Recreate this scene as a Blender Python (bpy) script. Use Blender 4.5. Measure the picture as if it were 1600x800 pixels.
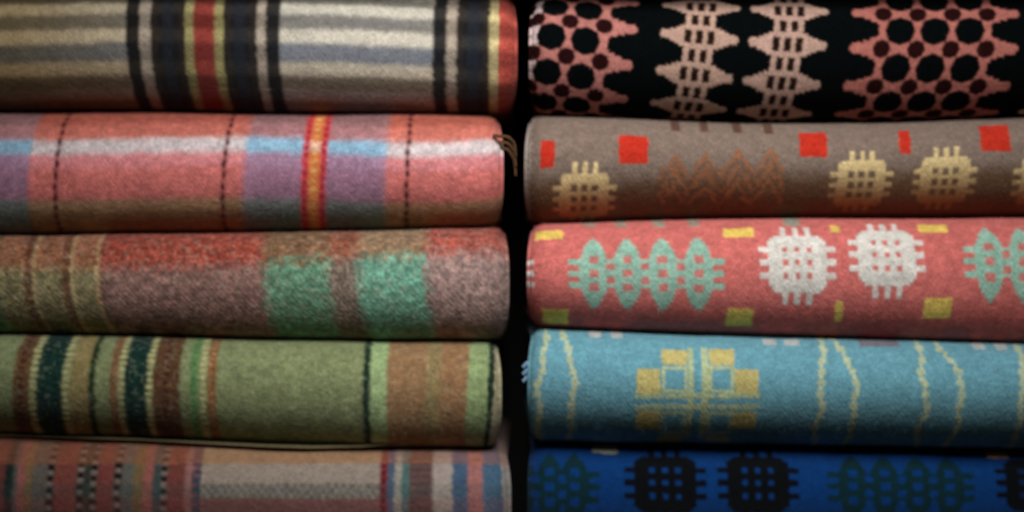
import bpy, math, random
import numpy as np
from mathutils import Vector

# ------------------------------------------------------------------ scene, camera, light
for o in list(bpy.data.objects):
    bpy.data.objects.remove(o, do_unlink=True)
S = bpy.context.scene
COL = S.collection
PX = 0.0005            # half a millimetre of cloth for one unit of the layout (1600 x 800 units in view)
DIST = 1.6             # camera to the front of the folds

cam_d = bpy.data.cameras.new('camera')
cam = bpy.data.objects.new('camera', cam_d); COL.objects.link(cam)
cam.location = (0, -DIST, 0.0)
cam.rotation_euler = (math.radians(90), 0, 0)
cam_d.sensor_width = 36.0
cam_d.lens = 36.0 * DIST / (1600 * PX)
cam_d.clip_start = 0.05; cam_d.clip_end = 50
cam_d.dof.use_dof = True
cam_d.dof.focus_distance = DIST - 0.10
cam_d.dof.aperture_fstop = 2.2
cam_d.dof.aperture_blades = 0
S.camera = cam

W = bpy.data.worlds.new('World'); S.world = W; W.use_nodes = True
bg = W.node_tree.nodes['Background']
bg.inputs[0].default_value = (1.0, 0.80, 0.62, 1); bg.inputs[1].default_value = 0.02

def area_lamp(name, loc, aim, sx, sy, power, col, spread=180):
    d = bpy.data.lights.new(name, 'AREA'); d.shape = 'RECTANGLE'
    d.size = sx; d.size_y = sy; d.energy = power; d.color = col; d.spread = math.radians(spread)
    o = bpy.data.objects.new(name, d); COL.objects.link(o); o.location = loc
    o.rotation_euler = (Vector(aim) - Vector(loc)).to_track_quat('-Z', 'Y').to_euler()
    return o
area_lamp('shop_lamp', (0.12, -0.94, 0.75), (0.07, 0.0, -0.01), 0.62, 0.42, 3.45, (1.0, 0.985, 0.97), 70)

S.view_settings.view_transform = 'Standard'
S.view_settings.look = 'None'
S.view_settings.exposure = 0.0
S.view_settings.gamma = 1.0
S.render.engine = 'CYCLES'

# ------------------------------------------------------------------ helpers
def lin(c, gain=1.0):
    c = np.array(c, float) / 255.0
    return np.where(c <= 0.04045, c / 12.92, ((c + 0.055) / 1.055) ** 2.4) * gain

def link(o, parent=None):
    COL.objects.link(o)
    if parent is not None:
        o.parent = parent
    return o

def tag(o, label, cat, group=None):
    o['label'] = label; o['category'] = cat
    if group: o['group'] = group

def grid_mesh(name, P, C, UV):
    """P: rows x cols x 3 points, C: rows x cols x 3 linear colours, UV: rows x cols x 2"""
    r, c = P.shape[:2]
    me = bpy.data.meshes.new(name)
    idx = np.arange(r * c).reshape(r, c)
    q = np.stack([idx[:-1, :-1], idx[:-1, 1:], idx[1:, 1:], idx[1:, :-1]], -1).reshape(-1, 4)
    n = len(q)
    me.vertices.add(r * c); me.vertices.foreach_set('co', P.astype(np.float32).ravel())
    me.loops.add(n * 4); me.loops.foreach_set('vertex_index', q.astype(np.int32).ravel())
    me.polygons.add(n)
    me.polygons.foreach_set('loop_start', np.arange(0, n * 4, 4, dtype=np.int32))
    me.polygons.foreach_set('loop_total', np.full(n, 4, dtype=np.int32))
    me.update(calc_edges=True)
    me.polygons.foreach_set('use_smooth', np.ones(n, dtype=bool))
    a = me.color_attributes.new('weave', 'FLOAT_COLOR', 'POINT')
    col = np.ones((r * c, 4), np.float32); col[:, :3] = C.reshape(-1, 3)
    a.data.foreach_set('color', col.ravel())
    uv = me.uv_layers.new(name='UVMap')
    uv.data.foreach_set('uv', UV.reshape(-1, 2)[q.ravel()].astype(np.float32).ravel())
    me.validate()
    return me

def smooth_noise(rng, X, Y, sx, sy):
    """bilinear value noise, -1..1, cell size sx, sy"""
    gx = X / sx; gy = Y / sy
    gx = gx - gx.min(); gy = gy - gy.min()
    tab = rng.uniform(-1, 1, (int(gy.max()) + 3, int(gx.max()) + 3))
    ix = gx.astype(int); iy = gy.astype(int)
    fx = gx - ix; fy = gy - iy
    fx = fx * fx * (3 - 2 * fx); fy = fy * fy * (3 - 2 * fy)
    return ((tab[iy, ix] * (1 - fx) + tab[iy, ix + 1] * fx) * (1 - fy)
            + (tab[iy + 1, ix] * (1 - fx) + tab[iy + 1, ix + 1] * fx) * fy)

def wool(name, bump=0.5, twill=1.0, sheen=0.25):
    m = bpy.data.materials.new(name); m.use_nodes = True
    nt = m.node_tree; nd = nt.nodes; lk = nt.links
    p = nd['Principled BSDF']
    p.inputs['Roughness'].default_value = 0.95
    p.inputs['Specular IOR Level'].default_value = 0.05
    p.inputs['Sheen Weight'].default_value = sheen
    p.inputs['Sheen Roughness'].default_value = 0.6
    at = nd.new('ShaderNodeAttribute'); at.attribute_name = 'weave'
    uv = nd.new('ShaderNodeUVMap'); uv.uv_map = 'UVMap'
    n1 = nd.new('ShaderNodeTexNoise'); n1.inputs['Scale'].default_value = 28; n1.inputs['Detail'].default_value = 3
    lk.new(uv.outputs[0], n1.inputs['Vector'])
    mr = nd.new('ShaderNodeMapRange'); mr.inputs[1].default_value = 0.3; mr.inputs[2].default_value = 0.7
    mr.inputs[3].default_value = 0.82; mr.inputs[4].default_value = 1.15
    lk.new(n1.outputs[0], mr.inputs[0])
    mx = nd.new('ShaderNodeMix'); mx.data_type = 'RGBA'; mx.blend_type = 'MULTIPLY'; mx.inputs[0].default_value = 1
    lk.new(at.outputs['Color'], mx.inputs[6]); lk.new(mr.outputs[0], mx.inputs[7])
    lk.new(mx.outputs[2], p.inputs['Base Color'])
    # yarn relief: a diagonal twill rib plus felted fuzz
    mp = nd.new('ShaderNodeMapping'); mp.inputs['Rotation'].default_value = (0, 0, math.radians(38))
    lk.new(uv.outputs[0], mp.inputs[0])
    wv = nd.new('ShaderNodeTexWave'); wv.inputs['Scale'].default_value = 5.5 * twill
    wv.inputs['Distortion'].default_value = 2.5; wv.inputs['Detail'].default_value = 2; wv.inputs['Detail Scale'].default_value = 6
    lk.new(mp.outputs[0], wv.inputs['Vector'])
    n2 = nd.new('ShaderNodeTexNoise'); n2.inputs['Scale'].default_value = 14; n2.inputs['Detail'].default_value = 5
    lk.new(uv.outputs[0], n2.inputs['Vector'])
    ad = nd.new('ShaderNodeMath'); ad.operation = 'MULTIPLY_ADD'; ad.inputs[1].default_value = 0.12
    lk.new(wv.outputs[1], ad.inputs[0]); lk.new(n2.outputs[0], ad.inputs[2])
    bp = nd.new('ShaderNodeBump'); bp.inputs['Strength'].default_value = bump; bp.inputs['Distance'].default_value = 0.0016
    lk.new(ad.outputs[0], bp.inputs['Height']); lk.new(bp.outputs[0], p.inputs['Normal'])
    return m

def wood(name, c0, c1):
    m = bpy.data.materials.new(name); m.use_nodes = True
    nt = m.node_tree; nd = nt.nodes; lk = nt.links; p = nd['Principled BSDF']
    p.inputs['Roughness'].default_value = 0.6
    tc = nd.new('ShaderNodeTexCoord'); mp = nd.new('ShaderNodeMapping'); mp.inputs['Scale'].default_value = (2, 30, 30)
    n = nd.new('ShaderNodeTexNoise'); n.inputs['Scale'].default_value = 4; n.inputs['Detail'].default_value = 6
    cr = nd.new('ShaderNodeValToRGB')
    cr.color_ramp.elements[0].position = .35; cr.color_ramp.elements[0].color = (*c0, 1)
    cr.color_ramp.elements[1].position = .7; cr.color_ramp.elements[1].color = (*c1, 1)
    lk.new(tc.outputs['Object'], mp.inputs[0]); lk.new(mp.outputs[0], n.inputs['Vector'])
    lk.new(n.outputs[0], cr.inputs[0]); lk.new(cr.outputs[0], p.inputs['Base Color'])
    return m

def board(name, x0, x1, y0, y1, z0, z1, mat, bev=0.002):
    import bmesh
    bm = bmesh.new(); bmesh.ops.create_cube(bm, size=1)
    for v in bm.verts:
        v.co = ((x0 + x1) / 2 + v.co.x * (x1 - x0), (y0 + y1) / 2 + v.co.y * (y1 - y0), (z0 + z1) / 2 + v.co.z * (z1 - z0))
    bmesh.ops.bevel(bm, geom=bm.edges[:], offset=bev, segments=2, affect='EDGES')
    me = bpy.data.meshes.new(name); bm.to_mesh(me); bm.free(); me.materials.append(mat)
    o = link(bpy.data.objects.new(name, me)); o['kind'] = 'structure'
    return o

# ------------------------------------------------------------------ the shelf the stacks stand in, plus an unseen shade board
DK = wood('dark_stained_wood', (0.006, 0.004, 0.003), (0.016, 0.010, 0.007))
board('shelf', -0.62, 0.62, 0.012, 0.46, -0.282, -0.258, DK)
board('shade_board', -0.62, 0.62, -0.024, 0.46, 0.2215, 0.2455, DK)  # unseen board above, added to shade the top row
board('shelf_back', -0.62, 0.62, 0.4605, 0.475, -0.30, 0.26, DK)

# ------------------------------------------------------------------ the weave: what is dyed and woven into each blanket
class Cloth:
    """coordinates of every crossing of a blanket: X along the fold, Y down the front, V arc length round the fold"""
    def __init__(s, X, Y, V, toV, rng):
        s.X, s.Y, s.V, s.toV, s.rng = X, Y, V, toV, rng
        s.C = np.zeros(X.shape + (3,))
    def fill(s, mask, col, gain=1.0):
        s.C[mask] = lin(col, gain)
    def mixin(s, mask, col, f):
        s.C[mask] = s.C[mask] * (1 - f) + lin(col) * f
    def rect(s, x, y, w, h, col, cell=4.0):
        yy = s.toV(x, y); h2 = (s.toV(x, y + h / 2) - s.toV(x, y - h / 2)) / 2
        jit = smooth_noise(s.rng, s.X, s.V, 7, 7) * 1.5
        s.fill((np.abs(s.X - x) + jit < w / 2) & (np.abs(s.V - yy) + jit < h2), col)
    def zones(s, edges, cols, jit=0.8):
        """vertical stripes: edges n+1, cols n"""
        j = smooth_noise(s.rng, s.X, s.V, 5, 4) * jit
        for a, b, c in zip(edges[:-1], edges[1:], cols):
            s.fill((s.X + j >= a) & (s.X + j < b), c)
    def bands(s, y, edges, cols, soft=3.0):
        """weft bands whose threads mingle over a few picks at every change of colour"""
        y = y + s.rng.uniform(-1, 1, y.shape) * soft * 0.8
        ks, cs = [], []
        for a, b, c in zip(edges[:-1], edges[1:], cols):
            ks += [a + soft, b - soft]; cs += [lin(c), lin(c)]
        cs = np.array(cs)
        return np.stack([np.interp(y, ks, cs[:, i]) for i in range(3)], -1)
    def dashes(s, x, w, period, duty, col, off=0.0):
        s.fill((np.abs(s.X - x) < w / 2) & ((((s.V + off) / period) % 1.0) < duty), col)
    def heather(s, amt, cell=5.0, tint=None, tamt=0.0):
        for ax in (0, 1):                              # neighbouring threads felt into each other
            p = np.pad(s.C, [(1, 1) if a == ax else (0, 0) for a in range(3)], mode='edge')
            sl = lambda a, b: tuple(slice(a, b) if k == ax else slice(None) for k in range(3))
            s.C = 0.27 * p[sl(0, -2)] + 0.46 * p[sl(1, -1)] + 0.27 * p[sl(2, None)]
        n = 0.55 * smooth_noise(s.rng, s.X, s.V, cell, cell) + 0.45 * smooth_noise(s.rng, s.X, s.V, cell * 2.3, cell * 1.8)
        n = n + 0.35 * s.rng.uniform(-1, 1, s.X.shape)
        s.C *= np.exp(amt * n)[..., None]
        if tint is not None:
            t = np.clip(smooth_noise(s.rng, s.X, s.V, cell, cell) - 0.15, 0, 1) * tamt
            s.C = s.C * (1 - t[..., None]) + lin(tint) * t[..., None]

def star(s, x, v0, col, k=1.0, kv=1.0, corner=80, eye=3.9):
    """the combed square: nine eyes, three teeth on every side, stepped corners"""
    cw = 4.75
    j = smooth_noise(s.rng, s.X, s.V, 12, 12) * 0.5
    q = (np.round((s.X + j - x) / k / cw) * cw); v = (np.round((s.V + j - v0) / kv / cw) * cw)
    aq, av = np.abs(q), np.abs(v)
    m = (aq < 43) & (av < 45) & (aq + av < corner)
    near = lambda a, p: np.minimum(np.abs(a), np.abs(np.abs(a) - p))
    qq = (s.X + j - x) / k; vv = (s.V + j - v0) / kv
    nq, nv = near(qq, 19), near(vv, 20)
    m |= (aq < 61) & (nv < 4.6) & (av < 30)
    m |= (av < 66) & (nq < 4.4) & (aq < 30)
    m &= ~((nq < eye) & (nv < eye + 0.3) & (aq < 26) & (av < 28))
    if callable(col): col(m)
    else: s.fill(m, col)

def pale_end(s, x, col, f, w=5.0):  # mixes a paler stripe into the cloth around x
    s.mixin(np.abs(s.X - x) + smooth_noise(s.rng, s.X, s.V, 5, 9) * 2 < w, col, f)

# ---- left stack
def w_l1(s):
    X, Y = s.X, s.Y
    # weft bands, drooping a little towards the right
    d = np.interp(X, [-250, 0, 200, 440, 560, 680, 810], [3, 3, -1, 0, 3, 8, 14])
    y = Y - d + smooth_noise(s.rng, X, s.V, 40, 9) * 1.5
    eb = [-200, -28, -8, 5, 22, 46, 68, 97, 118, 139, 156, 180, 205, 400]
    cb = [(120, 114, 108), (184, 178, 164), (125, 120, 110), (200, 194, 178), (124, 121, 115), (206, 198, 182), (122, 125, 132),
          (198, 186, 166), (116, 104, 88), (148, 140, 132), (104, 94, 86), (150, 140, 130), (100, 90, 80)]
    s.C[:] = s.bands(y, eb, cb, 3.2)
    # the cloth gets darker and more golden towards the left
    g = np.clip((430 - X) / 400, 0, 1)[..., None]
    s.C *= 1 - g * np.array([0.36, 0.48, 0.66])
    blk = (7, 8, 13); cream = (166, 152, 136); red = (136, 45, 38); yel = (154, 144, 94)
    E = [199, 220, 237, 290, 304, 336, 350, 402, 416, 438]; K = [blk, cream, blk, yel, red, yel, blk, cream, blk]
    E2 = [676, 697, 713, 764, 779, 830]; K2 = [blk, cream, blk, (186, 170, 122), (172, 66, 54)]
    keep = s.C.copy()
    s.zones(E, K); s.zones(E2, K2); s.zones([-196, -180, -160, -90, -70, -50], [blk, cream, blk, red, blk])
    on = ((X >= 200) & (X < 438)) | (X >= 676) | ((X > -196) & (X < -50))
    f = keep.mean(-1, keepdims=True) / 0.42
    s.C[on] = (s.C * (0.35 + 0.65 * f) + keep * 0.05)[on]
    for xa, xb in ((256, 272), (366, 384), (730, 748)):
        s.mixin((X > xa) & (X < xb), (34, 40, 52), 0.5)
    for xa in (244, 284, 358, 394, 720, 758):
        s.mixin(np.abs(X - xa) < 2.5, (60, 44, 34), 0.4)
    s.heather(0.22, 4.6)

def w_l2(s):
    X, Y = s.X, s.Y
    wv = np.interp(X, [-250, 0, 80, 350, 500, 620, 700, 790], [-1, 0, 2, -3, 0, 7, 5, -1])
    y = Y - wv + smooth_noise(s.rng, X, s.V, 30, 8) * 1.6
    eb = [0, 192, 216, 239, 262, 312, 330, 600]
    pink = [(166, 86, 70), (194, 110, 96), (206, 194, 194), (212, 132, 134), (208, 116, 110), (172, 138, 104), (142, 114, 80)]
    bl = [(136, 98, 98), (168, 118, 120), (140, 180, 204), (162, 126, 150), (158, 116, 138), (122, 130, 128), (104, 118, 114)]
    cp = s.bands(y, eb, pink, 4.5); cb = s.bands(y, eb, bl, 4.5)
    jx = X + smooth_noise(s.rng, X, s.V, 5, 5) * 2.5
    wb = np.interp(jx, [-124, -118, 38, 46, 375, 386, 597, 608], [0, 1, 1, 0, 0, 1, 1, 0])[..., None]
    s.C[:] = cp * (1 - wb) + cb * wb
    # the central guard stripe
    j = smooth_noise(s.rng, X, s.V, 6, 6) * 1.5
    s.mixin((X + j > 470) & (X + j < 509), (196, 52, 58), 0.88)
    s.mixin((X + j > 481) & (X + j < 498), (214, 128, 66), 0.85)
    s.dashes(476, 6, 15, 0.45, (150, 30, 44)); s.dashes(503, 6, 15, 0.45, (150, 30, 44), 7)
    s.dashes(489, 6, 15, 0.4, (212, 176, 108), 4)
    s.mixin((y > 219) & (y < 238) & (X > 480) & (X < 498), (225, 205, 190), 0.5)
    for x in (-190, 85, 349, 636):
        s.mixin(np.abs(X - x) < 3.4, (120, 40, 46), 0.6)
        s.dashes(x, 7, 18, 0.55, (58, 18, 24))
    s.heather(0.32, 5.0)

def w_l3(s):
    X, Y = s.X, s.Y
    top = np.interp(X, [-250, 0, 155, 300, 410, 560, 668, 795], [417, 418, 420, 418, 410, 402, 398, 392])
    y = Y + smooth_noise(s.rng, X, s.V, 9, 6) * 5
    up = y < top
    E = [-400, -60, -10, 155, 411, 514, 561, 667, 900]
    lo = [(128, 96, 86), (86, 140, 104), (126, 118, 84), (132, 100, 92), (94, 134, 108), (114, 100, 88), (102, 152, 130), (144, 118, 112)]
    hi = [(138, 62, 50), (110, 82, 60), (140, 92, 66), (144, 66, 52), (118, 88, 62), (130, 76, 56), (134, 108, 82), (148, 74, 62)]
    j = smooth_noise(s.rng, X, s.V, 6, 6) * 7 + s.rng.uniform(-1, 1, X.shape) * 9
    up = (y + s.rng.uniform(-1, 1, X.shape) * 12) < top
    for a, b, l, h in zip(E[:-1], E[1:], lo, hi):
        m = (X + j >= a) & (X + j < b)
        s.fill(m & ~up, l); s.fill(m & up, h)
    # the lower half runs browner
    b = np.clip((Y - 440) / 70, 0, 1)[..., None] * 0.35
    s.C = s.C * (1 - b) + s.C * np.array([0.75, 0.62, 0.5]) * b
    for x in (42, 102):
        s.mixin(np.abs(X - x) < 6, (92, 52, 34), 0.75)
        s.mixin(np.abs(X - x - 10) < 3, (176, 152, 110), 0.6)
    s.mixin(np.abs(X - 152) < 3.5, (182, 150, 108), 0.6)
    s.mixin(np.abs(X - 158) < 3, (84, 50, 40), 0.5)
    s.heather(0.72, 4.6, (200, 182, 164), 0.34)

def w_l4(s):
    X = s.X
    gr = (122, 131, 92); dg = (22, 52, 44); br = (98, 70, 46); pale = (176, 172, 122); ol = (136, 122, 78)
    E = [-400, -170, -140, -60, -30, 18, 45, 53, 97, 108, 137, 147, 170, 183, 191, 229, 237, 279, 295, 308, 322, 336, 566, 577, 603, 664, 686, 729, 762, 771, 900]
    K = [gr, dg, gr, br, gr, br, gr, dg, gr, ol, (44, 60, 36), gr, (122, 88, 60), gr, dg, gr, (88, 60, 40), gr, (96, 132, 80), gr, (124, 84, 52), gr, (26, 44, 34),
         (144, 166, 116), (140, 108, 76), (134, 116, 78), (138, 104, 72), (132, 150, 104), (24, 46, 34), (168, 160, 128)]
    s.zones(E, K, 2.0)
    for x, w, o in ((50, 11, 0), (101, 11, 5), (188, 10, 2), (232, 10, 7), (315, 9, 4)):
        s.dashes(x, w, 11.5, 0.58, pale, o)
    for x, w, o in ((30, 9, 3), (257, 8, 0)):
        s.dashes(x, w, 15, 0.5, (66, 24, 18), o)
    for x, o in ((66, 0), (84, 6), (202, 3), (218, 8)):
        s.dashes(x, 7, 13, 0.45, (14, 34, 40), o)
    s.dashes(142, 8, 12, 0.5, (26, 42, 26)); s.dashes(329, 7, 12, 0.4, (156, 112, 72)); s.dashes(301, 6, 12, 0.5, (66, 104, 62))
    s.heather(0.36, 5.0, (190, 196, 160), 0.18)

def w_l5(s):
    X, Y = s.X, s.Y
    cream = (184, 164, 146)
    E = [-400, -60, 0, 13, 20, 31, 42, 66, 78, 112, 126, 134, 146, 170, 185, 203, 218, 233, 246, 256, 284, 295, 309, 592, 604, 615, 626, 638, 676, 706, 731, 754, 786, 900]
    K = [cream, (140, 66, 58), (36, 56, 56), (110, 106, 96), (190, 104, 96), (160, 120, 66), (122, 112, 100), (92, 78, 70), (156, 72, 60),
         (104, 84, 72), (52, 70, 62), (110, 92, 82), (156, 70, 60), (112, 88, 78), (116, 116, 106), (150, 118, 66), (192, 104, 90), (70, 92, 92), (122, 104, 92),
         (146, 68, 58), (184, 118, 112), (62, 78, 96), cream, (156, 38, 50), (78, 108, 140), (186, 176, 160), (86, 132, 128), (120, 88, 84), (194, 176, 164),
         (72, 108, 144), (200, 120, 112), (74, 118, 152), (176, 166, 158)]
    s.zones(E, K, 2.0)
    for x, o in ((71, 0), (119, 6), (140, 2), (178, 7), (251, 3)):
        s.dashes(x, 10, 19, 0.5, (16, 16, 18), o); s.dashes(x, 8, 19, 0.38, (166, 144, 134), o + 9.5)
    s.dashes(598, 8, 16, 0.5, (92, 20, 34)); s.dashes(656, 30, 14, 0.4, (104, 70, 66))
    s.dashes(301, 8, 16, 0.45, (150, 90, 100))
    fld = ((X >= 309) & (X < 592)) | (X < -60)
    yy = Y + smooth_noise(s.rng, X, s.V, 20, 8) * 1.5
    s.fill(fld & (yy < 727), (196, 146, 98))
    dm = fld & (yy > 758) & (yy < 781)
    s.fill(dm, (160, 148, 134)); s.fill(dm & (((X / 13 + np.floor((yy - 758) / 8) * .5) % 1.0) < 0.5), (122, 120, 110))
    s.fill(fld & (yy >= 781) & (yy < 812), (146, 92, 86))
    s.mixin(~fld & (yy < 727), (196, 110, 50), 0.42)
    s.mixin(~fld & (yy >= 781) & (yy < 812), (140, 70, 68), 0.3)
    s.mixin(~fld & (yy > 758) & (yy < 781), (70, 90, 88), 0.25)
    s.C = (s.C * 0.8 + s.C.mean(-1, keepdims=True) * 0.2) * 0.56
    s.heather(0.22, 4.4)

# ---- right stack
def w_r1(s):
    X, V = s.X, s.V
    s.C[:] = lin((3, 6, 7))
    drop = np.interp(X, [780, 885, 940, 1085, 1225, 1400, 1540, 1850], [-58, -47, -38, -20, -8, 0, 3, 6])
    v = V - drop - s.toV(1400, 77)
    v = v + smooth_noise(s.rng, X, V, 12, 12) * 0.5
    T = 60.0                                          # one repeat
    row = np.round(v / T); dv = v - row * T           # -T/2..T/2 about a row of small eyes
    adv = np.abs(dv)
    def net(x0, xl, xr, b0, b1, col):
        px = 54.0
        q = X
        dx = (q - x0 + px / 2) % px - px / 2
        small = np.maximum(np.abs(dx), adv) + 0.38 * np.minimum(np.abs(dx), adv) < 14.6
        small &= (q > b0 - 15) & (q < b1 + 15)
        dx2 = (q - x0) % px - px / 2
        dv2 = T / 2 - adv
        big = np.maximum(np.abs(dx2), dv2) + 0.36 * np.minimum(np.abs(dx2), dv2) < 24.0
        big &= (q > b0) & (q < b1)
        taper = np.interp(np.floor(adv / 4.0) * 4.0, [0, 4, 8, 12, 16, 20, 30], [2, 5, 22, 33, 43, 46, 46])
        inside = (q > xl + taper) & (q < xr - taper)
        s.fill(inside & ~small & ~big, col)
        s.fill(inside & small, (34, 10, 10))
    net(1375, 1323, 1589, 1375, 1537, (168, 102, 92))
    net(885, 740, 993, 780, 939, (172, 110, 102))
    s.mixin((X < 838) & (s.C[..., 0] > 0.2), (225, 215, 215), 0.6)  # lit rim of the bare end, painted pale into the motif colour
    def tower(xc, col):
        q = X - xc
        aa = np.floor(adv / 3.5) * 3.5
        hw = np.interp(aa, [0, 3.5, 7, 10.5, 14, 17.5, 40], [61, 59, 46, 38, 31, 23, 23])
        m = np.abs(q) < hw
        eye3 = (np.minimum(np.abs(q), np.abs(np.abs(q) - 18)) < 5.6) & (adv < 11) & (np.abs(q) < 24)
        d2 = T / 2 - adv
        eye2 = (np.abs(np.abs(q) - 9) < 5.4) & (d2 < 10)
        s.fill(m & ~(eye3 | eye2), col)
        s.fill(eye3 | eye2, (30, 16, 11))
    tower(1089, (172, 140, 124)); tower(1227, (172, 140, 126)); tower(1680, (196, 160, 140))
    s.heather(0.20, 4.0)

def w_r2(s):
    X, Y = s.X, s.Y
    y = Y + smooth_noise(s.rng, X, s.V, 8, 6) * 7
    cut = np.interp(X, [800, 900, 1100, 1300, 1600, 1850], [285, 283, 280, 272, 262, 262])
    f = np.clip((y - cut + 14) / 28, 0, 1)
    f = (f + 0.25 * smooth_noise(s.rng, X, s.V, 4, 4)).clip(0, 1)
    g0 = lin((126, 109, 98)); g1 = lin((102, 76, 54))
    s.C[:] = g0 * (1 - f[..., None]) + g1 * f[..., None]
    # brown fir-cone row woven into the ground
    for k in range(4):
        for base in (1055, 1700):
            xc = base + 50 * k; yt = 236 - 2 * k
            n1 = smooth_noise(s.rng, X, s.V, 8, 8)
            hat = (Y - yt) - np.abs(X - xc) * 1.5 + n1 * 9
            inside = (np.abs(X - xc) < 25) & (hat > 0) & (Y < 318)
            s.mixin(inside, (104, 70, 50), 0.5)
            s.mixin(inside & ((hat % 24) < 11) & (hat < 62), (150, 96, 62), 0.72)
    top = np.interp(X, [800, 1000, 1200, 1400, 1600], [196, 200, 207, 204, 196])
    for x in (1057, 1103, 1155, 1205):
        s.fill((np.abs(X - x) < 7) & (Y < top) & (Y > top - 16), (92, 64, 52))
    red = (184, 47, 31)
    s.rect(855, 239, 22, 44, red); s.rect(990, 232, 46, 44, red); s.rect(1273, 223, 43, 38, red)
    s.rect(1417, 218, 18, 36, red); s.rect(1560, 211, 46, 40, red); s.rect(1700, 212, 18, 36, red)
    for x, yt in ((915, 252), (1350, 234), (1482, 228), (1640, 228)):
        def paint(m):
            t = np.clip((Y - yt - 25) / 60, 0, 1)[..., None]
            c = lin((214, 190, 138)) * (1 - t) + lin((142, 106, 68)) * t
            s.C[m] = c[m]
        star(s, x, s.toV(x, yt) + 58, paint, 0.84, 0.9, 84, 5.8)
    pale_end(s, 822, (190, 180, 170), 0.5, 6)
    s.heather(0.20, 4.4)

def spindles(s, xs, v0, hh, w, col, hole):
    X, V = s.X, s.V
    q = X + smooth_noise(s.rng, X, V, 6, 6) * 1.2
    v = V - v0 + smooth_noise(s.rng, X, V, 6, 6) * 1.2
    vq = np.round(v / 7.5) * 7.5
    ph = np.round(v / 15) ; odd = ((np.floor(v / 7.5 + 0.5)) % 2) < 1
    x0, x1 = xs[0], xs[-1]
    m = np.zeros(X.shape, bool); eyes = np.zeros(X.shape, bool)
    for x in xs:
        hw = w * np.clip(1 - (np.abs(vq) / hh) ** 2.4, 0, 1)
        m |= np.abs(q - x) < hw
        ev = np.abs((v + 12) % 24 - 12)
        eyes |= (np.abs(q - x) < 7.5) & (ev < 6.5) & (np.abs(v) < hh * 0.55)
    pitch = xs[1] - xs[0]
    for k in range(len(xs) - 1):
        xm = (xs[k] + xs[k + 1]) / 2
        ev = np.abs((v) % 24 - 12)
        m |= (np.abs(q - xm) < pitch / 2) & (np.abs(v) < hh * 0.36)
        eyes |= (np.abs(q - xm) < 6.5) & (ev < 6) & (np.abs(v) < hh * 0.5)
    # combs at both ends
    comb = (((v + 5) / 20) % 1.0 < 0.5) & (np.abs(v) < 28)
    m |= comb & (((q > x0 - 40) & (q < x0)) | ((q < x1 + 40) & (q > x1)))
    m &= ~eyes
    s.fill(m, col)
    if hole is not None: s.mixin(eyes, hole, 0.5)

def w_r3(s):
    X, Y = s.X, s.Y
    s.C[:] = lin((194, 104, 98))
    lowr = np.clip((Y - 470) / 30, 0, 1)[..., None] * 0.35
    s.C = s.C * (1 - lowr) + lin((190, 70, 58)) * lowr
    yel = (216, 186, 92)
    for x, y, w, h in ((858, 366, 46, 13), (1158, 362, 48, 14), (1466, 355, 46, 12), (1310, 357, 14, 11),
                       (866, 497, 42, 22), (1158, 499, 42, 28), (1467, 483, 44, 32), (1312, 488, 12, 32), (1700, 480, 42, 30)):
        s.rect(x, y, w, h, yel)
    gcol = (138, 176, 158)
    spindles(s, [928, 981, 1036, 1092], s.toV(1010, 427), 68, 23, gcol, (176, 120, 112))
    spindles(s, [1547, 1600, 1654, 1708], s.toV(1560, 408), 64, 23, gcol, (176, 120, 112))
    wh = (204, 200, 192)
    for x, y in ((1246, 410), (1386, 398), (775, 427)):
        star(s, x, s.toV(x, y), wh, 1.0, 1.07)
    tp = [(Y < 353) & (np.abs(X - x) < 9) for x in (925, 975, 1035, 1090, 1240, 1250)]
    for m in tp: s.mixin(m, (110, 150, 130), 0.6)
    s.heather(0.28, 5.0)

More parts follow.
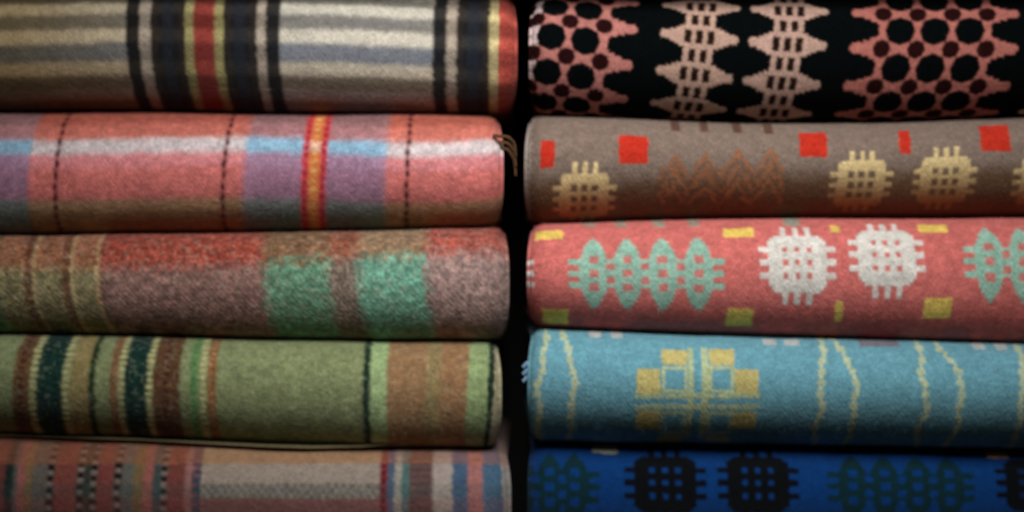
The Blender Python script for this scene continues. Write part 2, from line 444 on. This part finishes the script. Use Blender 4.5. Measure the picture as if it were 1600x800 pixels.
def w_r4(s):
    X, Y = s.X, s.Y
    s.C[:] = lin((98, 150, 164))
    yel = (180, 188, 148)
    def line(pts, w=12):
        ys = [p[0] for p in pts]; xs = [p[1] for p in pts]
        yq = np.floor(Y / 9) * 9
        x = np.interp(yq, ys, xs) + 1.6 * np.sin(yq * 2 * math.pi / 48 + xs[0])
        s.mixin(np.abs(X - x + smooth_noise(s.rng, X, s.V, 6, 6) * 1.8) < w / 2 * (0.78 + 0.22 * np.sign(np.sin(Y * 2 * math.pi / 18))), yel, 0.85)
    A = [(480, 838), (520, 852), (545, 850), (580, 846), (608, 838), (640, 846), (672, 836), (700, 846)]
    B = [(480, 880), (525, 882), (545, 889), (575, 895), (605, 899), (632, 891), (662, 896), (700, 886)]
    line(A); line(B)
    line([(480, 1300), (545, 1289), (585, 1283), (610, 1282), (632, 1287), (668, 1280), (700, 1286)])
    line([(480, 1300), (540, 1316), (560, 1326), (580, 1334), (605, 1339), (632, 1334), (662, 1340), (700, 1332)])
    line([(480, 1450), (545, 1442), (585, 1440), (610, 1445), (635, 1451), (668, 1442), (700, 1450)])
    line([(480, 1460), (540, 1476), (560, 1490), (580, 1498), (605, 1503), (632, 1499), (662, 1504), (700, 1496)])
    line([(480, 1606), (560, 1600), (620, 1596), (700, 1602)]); line([(480, 1640), (560, 1650), (620, 1660), (700, 1652)])
    gold = (182, 170, 108)
    for x, y, w, h in ((1013, 596, 37, 40), (1166, 596, 37, 40), (1054, 557, 40, 24), (1128, 557, 40, 24),
                       (1014, 659, 37, 30), (1166, 660, 37, 28)):
        s.rect(x, y, w, h, gold)
    lt = (176, 184, 132)
    dia = lambda m: s.mixin(m, lt, 0.85)
    for x in (1080, 1101):
        dia((np.abs(X - x) < 4.6) & (Y > 543) & (Y < 690))
    for y in (619, 637):
        dia((np.abs(Y - y) < 4.2) & (X > 992) & (X < 1188) & (((X / 20) % 1.0) < 0.88))
    for xa, xb in ((1034, 1074), (1107, 1146)):         # outlined ground-coloured squares
        for ya, yb in ((572, 614), (645, 682)):
            o = (X > xa) & (X < xb) & (Y > ya) & (Y < yb)
            dia(o & ~((X > xa + 5) & (X < xb - 5) & (Y > ya + 5) & (Y < yb - 5)))
    for x in (1054, 1128):
        s.rect(x, 691, 40, 10, gold)
    for x, w in ((932, 18), (966, 18), (1208, 22), (1243, 24), (1540, 20), (1575, 20)):
        t = np.interp(x, [800, 1000, 1200, 1400, 1600], [528, 534, 543, 546, 552])
        s.fill((np.abs(X - x) < w / 2) & (Y < t - 5) & (Y > t - 14), (170, 174, 172))
    s.mixin((np.abs(X - 1382) < 32) & (Y < 541) & (Y > 526), (116, 84, 90), 0.7)
    s.heather(0.22, 5.0)

def w_r5(s):
    X, Y = s.X, s.Y
    s.C[:] = lin((5, 48, 100))
    for x in (1045, 1193, 1640):
        star(s, x, s.toV(x, 762), (5, 7, 10), 1.1, 1.1)
    spindles(s, [770, 815, 860, 900], s.toV(860, 768), 62, 23, (8, 38, 44), None)
    spindles(s, [1345, 1397, 1449, 1500], s.toV(1410, 768), 62, 24, (8, 38, 44), None)
    s.rect(950, 708, 40, 12, (150, 150, 130)); s.rect(1585, 716, 36, 10, (190, 150, 90))
    s.heather(0.16, 4.4)

# ------------------------------------------------------------------ building a folded blanket
KX = (DIST + 0.002) / DIST          # layout scale at the depth of the cloth front
def zx(u): return (u - 800) * PX * KX
def zz(y, depth=0.03): return (400 - y) * PX * (DIST + depth) / DIST

NEXP = 2.0
TH = np.linspace(-math.pi / 2, math.pi / 2, 801)
def arc_table(h, a):
    e = 2 / NEXP
    z = np.sign(TH) * np.abs(np.sin(TH)) ** e          # -1 top .. +1 bottom (layout sense)
    y = 1 - np.abs(np.cos(TH)) ** e
    L = np.concatenate([[0], np.cumsum(np.hypot(np.diff(z * h), np.diff(y * a)))])
    return z, y, L - L[len(L) // 2]

def build_blanket(name, label, group, top, bot, x_end, side, weave, seed, mat, slant=((0, 1600), (0, 0)), quad=0.0, depth=0.0, bulge=1.0, lean=0.004,
                  wob=1.8, back=0.36, nap=15000, step=2.3):
    """top, bot: (xs, ys) lines where the fold meets its neighbours; side=+1: the bare end is on the right, -1: on the left"""
    rng = np.random.default_rng(seed)
    root = link(bpy.data.objects.new(name, None))
    tag(root, label, 'blanket', group)
    far = -250 if side > 0 else 1850
    x_end = x_end - (4 if side > 0 else -2)                         # the rolled rim adds its own radius
    if side > 0:
        us = np.concatenate([np.arange(far, -12, 7.0), np.arange(-12, x_end - 30, 2.3), np.linspace(x_end - 30, x_end, 24)])
    else:
        us = np.concatenate([np.linspace(x_end, x_end + 30, 24), np.arange(x_end + 30 + step, 1612, step), np.arange(1612, far + 1, 7.0)])
    tz = lambda u: np.interp(u, *top); bz = lambda u: np.interp(u, *bot)
    hmean = float(np.mean(bz(us) - tz(us))) / 2
    amean = hmean * bulge
    nz, ny, nL = arc_table(hmean, amean)
    Lh = nL[-1]
    ext = back / PX                                  # straight runs to the back of the fold
    vs_arc = np.linspace(-Lh, Lh, int(2 * Lh / step))
    st = np.concatenate([np.cumsum(np.linspace(3, 40, 34))])
    st = st[st < ext]
    vs = np.concatenate([-Lh - st[::-1], vs_arc, Lh + st])
    U, V = np.meshgrid(us, vs)
    ynorm = np.interp(V, nL, nz); ynorm = ynorm + np.where(V > Lh, (V - Lh) / hmean, 0) + np.where(V < -Lh, (V + Lh) / hmean, 0)
    yc = (tz(U) + bz(U)) / 2; hh = (bz(U) - tz(U)) / 2
    Yl = yc + hh * ynorm
    def toV(x, y):
        n = (y - (tz(x) + bz(x)) / 2) / ((bz(x) - tz(x)) / 2)
        return float(np.interp(n, nz, nL))
    sl = np.interp(U, *slant)
    nn = np.clip(ynorm, -1.6, 1.6)
    Xc = U - sl * nn - quad * np.where(nn > 0, nn, 0) ** 2
    cl = Cloth(Xc, Yl, V, toV, rng)
    weave(cl)
    C = np.clip(cl.C, 0.0005, 0.9)
    # --- shape
    wx1 = smooth_noise(rng, U, V, 150, 400); wx2 = smooth_noise(rng, U, V, 62, 150); wx3 = smooth_noise(rng, U, V, 24, 40)
    off = (1.6 * wx1 + 0.7 * wx2 + 0.16 * wx3) * 0.001 * wob
    lum = C.mean(-1); off = off + 0.0007 * np.clip(lum - np.median(lum), -0.3, 0.5)   # brighter float yarns stand proud
    d_end = (x_end - U) if side > 0 else (U - x_end)
    e = np.clip(1 - d_end / 26.0, 0, 1); rr = 1 - np.sqrt(np.clip(1 - e * e, 0, 1))
    def surface(inset, U, V, rr, off, xin=0.0):
        vv = np.clip(V, -Lh, Lh)
        zn = np.interp(vv, nL, nz); yn = np.interp(vv, nL, ny)
        ycm = (tz(U) + bz(U)) / 2; h0 = (bz(U) - tz(U)) / 2
        h = h0 - inset / PX - 9.0 * rr - 1.2
        a = amean - inset / PX * 0.8
        z = zz(ycm + h * zn, 0.03 * yn)
        y = depth + inset + 0.008 * rr + a * PX * yn + np.where(np.abs(V) > Lh, (np.abs(V) - Lh) * PX, 0)
        y = y - off * np.cos(zn * 1.3) + lean * (zn + 1) * np.abs(zn + 1) * 0.5
        z = z - off * zn * 0.25
        # ends of the fold draw in a little at top and bottom
        x = zx(U) - side * (0.0035 * np.abs(zn) ** 3 * np.clip(e_of(U), 0, 1)) - side * xin
        return np.stack([x, y, z], -1)
    def e_of(U):
        d = (x_end - U) if side > 0 else (U - x_end)
        return np.clip(1 - d / 40.0, 0, 1)
    P = surface(0.0, U, V, rr, off)
    uv = np.stack([Xc / 100.0, V / 100.0], -1)
    # rolled rim and the inner face of the cloth at the bare end
    T = 0.0052
    ei = -1 if side > 0 else 0
    Ue = np.full((len(vs), 1), x_end); Ve = vs[:, None]
    re = rr[:, [ei]]; oe = off[:, [ei]]
    rim = []
    for k, ang in enumerate(np.linspace(0.35, math.pi, 6)):
        ins = T / 2 * (1 - math.cos(ang)); out = -T / 2 * math.sin(ang)
        rim.append(surface(ins, Ue, Ve, re, oe, out))
    rim.append(surface(T, Ue, Ve, re, oe, 0.03))
    rim = np.concatenate(rim, 1)
    nr = rim.shape[1]
    rc = np.repeat(C[:, [ei]], nr, 1); ruv = np.repeat(uv[:, [ei]], nr, 1) + (np.arange(nr) * 0.05)[None, :, None] * np.array([side, 0])
    if side > 0:
        P2 = np.concatenate([P, rim], 1); C2 = np.concatenate([C, rc], 1); UV2 = np.concatenate([uv, ruv], 1)
    else:
        P2 = np.concatenate([rim[:, ::-1], P], 1); C2 = np.concatenate([rc[:, ::-1], C], 1); UV2 = np.concatenate([ruv[:, ::-1], uv], 1)
    me = grid_mesh('outer_fold', P2, C2, UV2); me.materials.append(mat)
    link(bpy.data.objects.new('outer_fold', me), root)
    # inner layers of the folded blanket, seen edge-on in the gap between the stacks
    k = 1
    cidx = np.unique(np.concatenate([np.arange(0, len(us), 14), [len(us) - 1]]))
    ridx = np.unique(np.concatenate([np.arange(0, len(vs), 5), [len(vs) - 1]]))
    while 0.0064 * k < hmean * PX - 0.004:
        xin = float(rng.uniform(0.001, 0.007))
        Pi = surface(0.0064 * k, U[np.ix_(ridx, cidx)], V[np.ix_(ridx, cidx)], rr[np.ix_(ridx, cidx)] * 0.4, off[np.ix_(ridx, cidx)], xin)
        mi = grid_mesh('inner_fold', Pi, C[np.ix_(ridx, cidx)], uv[np.ix_(ridx, cidx)]); mi.materials.append(mat)
        oi = link(bpy.data.objects.new('inner_fold', mi), root)
        sm = oi.modifiers.new('thickness', 'SOLIDIFY'); sm.thickness = 0.0046; sm.offset = 0
        k += 1
    # raised woollen nap
    du = np.gradient(P, axis=1); dv_ = np.gradient(P, axis=0)
    N = np.cross(dv_, du); N /= np.linalg.norm(N, axis=-1, keepdims=True) + 1e-12
    if N[len(vs) // 2, len(us) // 2, 1] > 0: N = -N
    r0 = np.searchsorted(vs, -Lh * 1.02); r1 = np.searchsorted(vs, Lh * 1.02)
    ri = rng.integers(r0, r1, nap); ci = rng.integers(0, len(us), nap)
    if True:  # a few more along the bare end
        ne = nap // 12
        ci[:ne] = (len(us) - 1 - rng.integers(0, 14, ne)) if side > 0 else rng.integers(0, 14, ne)
    p = P[ri, ci]; n = N[ri, ci]
    t = rng.normal(size=(nap, 3)); t -= (t * n).sum(1, keepdims=True) * n; t /= np.linalg.norm(t, axis=1, keepdims=True)
    Ln = rng.uniform(0.0014, 0.0044, (nap, 1))
    d = n * rng.uniform(0.15, 0.75, (nap, 1)) + t; d /= np.linalg.norm(d, axis=1, keepdims=True)
    w = np.cross(d, n); w /= np.linalg.norm(w, axis=1, keepdims=True) + 1e-9
    hw = 0.00011
    tri = np.stack([p - w * hw - n * 0.0002, p + w * hw - n * 0.0002, p + d * Ln], 1).reshape(-1, 3)
    mn = bpy.data.meshes.new('wool_nap')
    mn.vertices.add(nap * 3); mn.vertices.foreach_set('co', tri.astype(np.float32).ravel())
    mn.loops.add(nap * 3); mn.loops.foreach_set('vertex_index', np.arange(nap * 3, dtype=np.int32))
    mn.polygons.add(nap); mn.polygons.foreach_set('loop_start', np.arange(0, nap * 3, 3, dtype=np.int32))
    mn.polygons.foreach_set('loop_total', np.full(nap, 3, dtype=np.int32)); mn.update(calc_edges=True)
    a = mn.color_attributes.new('weave', 'FLOAT_COLOR', 'POINT')
    cc = np.ones((nap * 3, 4), np.float32); cc[:, :3] = np.repeat(C[ri, ci], 3, 0); a.data.foreach_set('color', cc.ravel())
    mn.materials.append(mat)
    on = link(bpy.data.objects.new('wool_nap', mn), root); on['kind'] = 'stuff'
    return root

def yarn(name, parent, pts, rad, col, mat, seed=0):
    """a twisted two-ply yarn through pts"""
    rng = np.random.default_rng(seed)
    pts = np.array(pts, float)
    tt = np.linspace(0, 1, len(pts)); t = np.linspace(0, 1, 22)
    c = np.stack([np.interp(t, tt, pts[:, i]) for i in range(3)], 1)
    k = np.array([0.25, 0.5, 0.25])
    for _ in range(3):
        c[1:-1] = c[:-2] * .25 + c[1:-1] * .5 + c[2:] * .25
    m = 10; P = np.zeros((22, m + 1, 3))
    for i in range(22):
        d = c[min(i + 1, 21)] - c[max(i - 1, 0)]; d /= np.linalg.norm(d)
        a = np.cross(d, [0.3, 0.9, 0.2]); a /= np.linalg.norm(a); b = np.cross(d, a)
        for j in range(m + 1):
            ang = 2 * math.pi * j / m
            r = rad * (0.88 + 0.12 * abs(math.cos(ang + t[i] * 9))) * (1 - 0.35 * t[i])
            P[i, j] = c[i] + (a * math.cos(ang) + b * math.sin(ang)) * r
    C = np.tile(lin(col), (22, m + 1, 1)) * rng.uniform(0.8, 1.2, (22, m + 1, 1))
    UV = np.stack(np.meshgrid(np.linspace(0, .3, m + 1), np.linspace(0, 1, 22)), -1)
    me = grid_mesh(name, P, C, UV); me.materials.append(mat)
    return link(bpy.data.objects.new(name, me), parent)

# ------------------------------------------------------------------ the two stacks
LX = [-250, 0, 200, 400, 600, 790]
lc = [[-30, -30, -29, -28, -24, -18], [172, 172, 171, 175, 175, 177], [368, 367, 364, 362, 359, 354],
      [521, 523, 526, 531, 533, 533], [684, 685, 691, 701, 707, 706], [880, 880, 882, 882, 884, 884]]
LG = 'folded blankets in the left-hand stack'
RX = [830, 1000, 1150, 1300, 1450, 1600, 1850]
rc_ = [[-12, -13, -14, -15, -16, -17, -17], [179, 183, 189, 190, 187, 181, 178], [351, 343, 341, 341, 340, 339, 339],
       [513, 521, 526, 529, 533, 538, 540], [694, 697, 700, 702, 704, 707, 707], [884, 884, 884, 884, 884, 884, 884]]
RG = 'folded blankets in the right-hand stack'
M = {}
for nm, b, t, sh in (('striped_wool', .45, 1, .2), ('pink_plaid_wool', .5, 1, .25), ('heather_wool', .8, .8, .25), ('green_wool', .55, 1.2, .2), ('plaid_wool', .6, 1, .2),
                 ('black_tapestry_wool', .4, .9, 0), ('grey_brown_wool', .5, .9, .15), ('pink_tapestry_wool', .45, .9, .25), ('teal_tapestry_wool', .45, .9, .25), ('blue_tapestry_wool', .45, .9, .15)):
    M[nm] = wool(nm, b, t, sh * 0.3)

def L(i, label, x_end, weave, mat, **k):
    return build_blanket('folded_blanket', label, LG, (LX, lc[i]), (LX, lc[i + 1]), x_end, 1, weave, 11 + i, M[mat], **k)
def R(i, label, x_end, weave, mat, **k):
    return build_blanket('folded_blanket', label, RG, (RX, rc_[i]), (RX, rc_[i + 1]), x_end, -1, weave, 41 + i, M[mat], step=1.6, **k)

b_l1 = L(0, 'cream and grey striped wool blanket with black and red bars, top left', 808, w_l1, 'striped_wool', slant=([0, 210, 430, 690, 810], [3, 4, 1, -3, -2]), quad=3, depth=-0.004)
b_l2 = L(1, 'salmon pink and mauve plaid wool blanket with one white line, left stack', 786, w_l2, 'pink_plaid_wool', slant=([0, 85, 350, 490, 640, 790], [-9, -9, -8, -6, -4, -2]), depth=0.003)
b_l3 = L(2, 'heathered brown wool blanket with two green blocks and a red top band', 795, w_l3, 'heather_wool', slant=([0, 100, 300, 800], [2, 3, 3, 3]), quad=12, depth=0.000, lean=0.004)
b_l4 = L(3, 'olive green wool blanket with dark green dotted stripes and tan bars', 783, w_l4, 'green_wool', slant=([0, 80, 210, 330, 570, 780], [-9, -7, -4, -1, -1, -6]), depth=0.002, lean=0.008)
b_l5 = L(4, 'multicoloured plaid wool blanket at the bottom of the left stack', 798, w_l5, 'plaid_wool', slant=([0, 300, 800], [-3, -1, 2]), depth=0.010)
b_r1 = R(0, 'black tapestry blanket with pink lattice motifs, top of right stack', 829, w_r1, 'black_tapestry_wool', slant=([800, 1000, 1300, 1600], [-11, -12, -13, -13]), depth=-0.002)
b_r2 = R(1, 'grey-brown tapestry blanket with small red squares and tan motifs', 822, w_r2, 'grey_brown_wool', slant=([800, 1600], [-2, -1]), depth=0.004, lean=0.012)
b_r3 = R(2, 'coral pink tapestry blanket with white stars and mint green motifs', 826, w_r3, 'pink_tapestry_wool', slant=([800, 1600], [2, 1]), depth=-0.002)
b_r4 = R(3, 'teal blue tapestry blanket with yellow squares and wavy yellow lines', 827, w_r4, 'teal_tapestry_wool', slant=([800, 1600], [0, 0]), depth=-0.004, lean=0.012)
b_r5 = R(4, 'deep blue tapestry blanket with black motifs, bottom of right stack', 828, w_r5, 'blue_tapestry_wool', slant=([800, 1600], [0, 0]), depth=0.034)

# loose ends of yarn at the bare ends
for k in range(3):
    x0 = zx(782); z0 = zz(214 + 9 * k); y0 = 0.012 + 0.003 * k
    yarn('fringe_yarn', b_l2, [(x0 - .006, y0, z0), (x0 + .006, y0 - .002, z0 - .001), (x0 + .011, y0 + .001, z0 - .006 - .002 * k), (x0 + .012, y0 + .003, z0 - .016 - .003 * k)],
         0.0015, (88, 62, 38), M['pink_plaid_wool'], k)
for k in range(3):
    x0 = zx(830); z0 = zz(566 + 11 * k); y0 = 0.016
    yarn('fringe_yarn', b_r4, [(x0 + .008, y0, z0), (x0 - .002, y0 - .003, z0 + .0005), (x0 - .006, y0 - .001, z0 - .003)], 0.0026, (122, 158, 190), M['teal_tapestry_wool'], 9 + k)

# the turned-under edge showing below the olive green fold
def under_edge():
    us = np.linspace(-250, 640, 420); prof = np.linspace(-math.pi / 2, math.pi / 2, 9)
    rng = np.random.default_rng(5)
    yb = np.interp(us, LX, lc[4])
    lift = np.interp(us, [-250, 0, 110, 300, 480, 560, 640], [4, 4, 4, 4, 5, 12, 30])
    rows = []
    th = 0.0013
    zc = zz(yb - lift * 0.5 + 1.5, 0.02)
    yf = 0.035 + 0.003 * np.sin(us / 130.0) + np.interp(us, [-250, 40, 150, 470, 640], [.014, .006, 0, 0, .012])
    for dpt in (0.12, 0.05, 0.02):
        rows.append(np.stack([zx(us), yf + dpt, zc + th], -1))
    for a in prof[::-1]:
        rows.append(np.stack([zx(us), yf + 0.003 * (1 - math.cos(a)), zc + th * math.sin(a)], -1))
    for dpt in (0.02, 0.05, 0.12):
        rows.append(np.stack([zx(us), yf + dpt, zc - th], -1))
    P = np.array(rows)
    C = np.tile(lin((104, 94, 68)), P.shape[:2] + (1,)) * rng.uniform(.8, 1.15, P.shape[:2] + (1,))
    UV = np.stack(np.meshgrid(us / 100, np.linspace(0, .6, len(rows))), -1)
    me = grid_mesh('turned_edge', P, C, UV); me.materials.append(M['green_wool'])
    link(bpy.data.objects.new('turned_edge', me), b_l4)
under_edge()
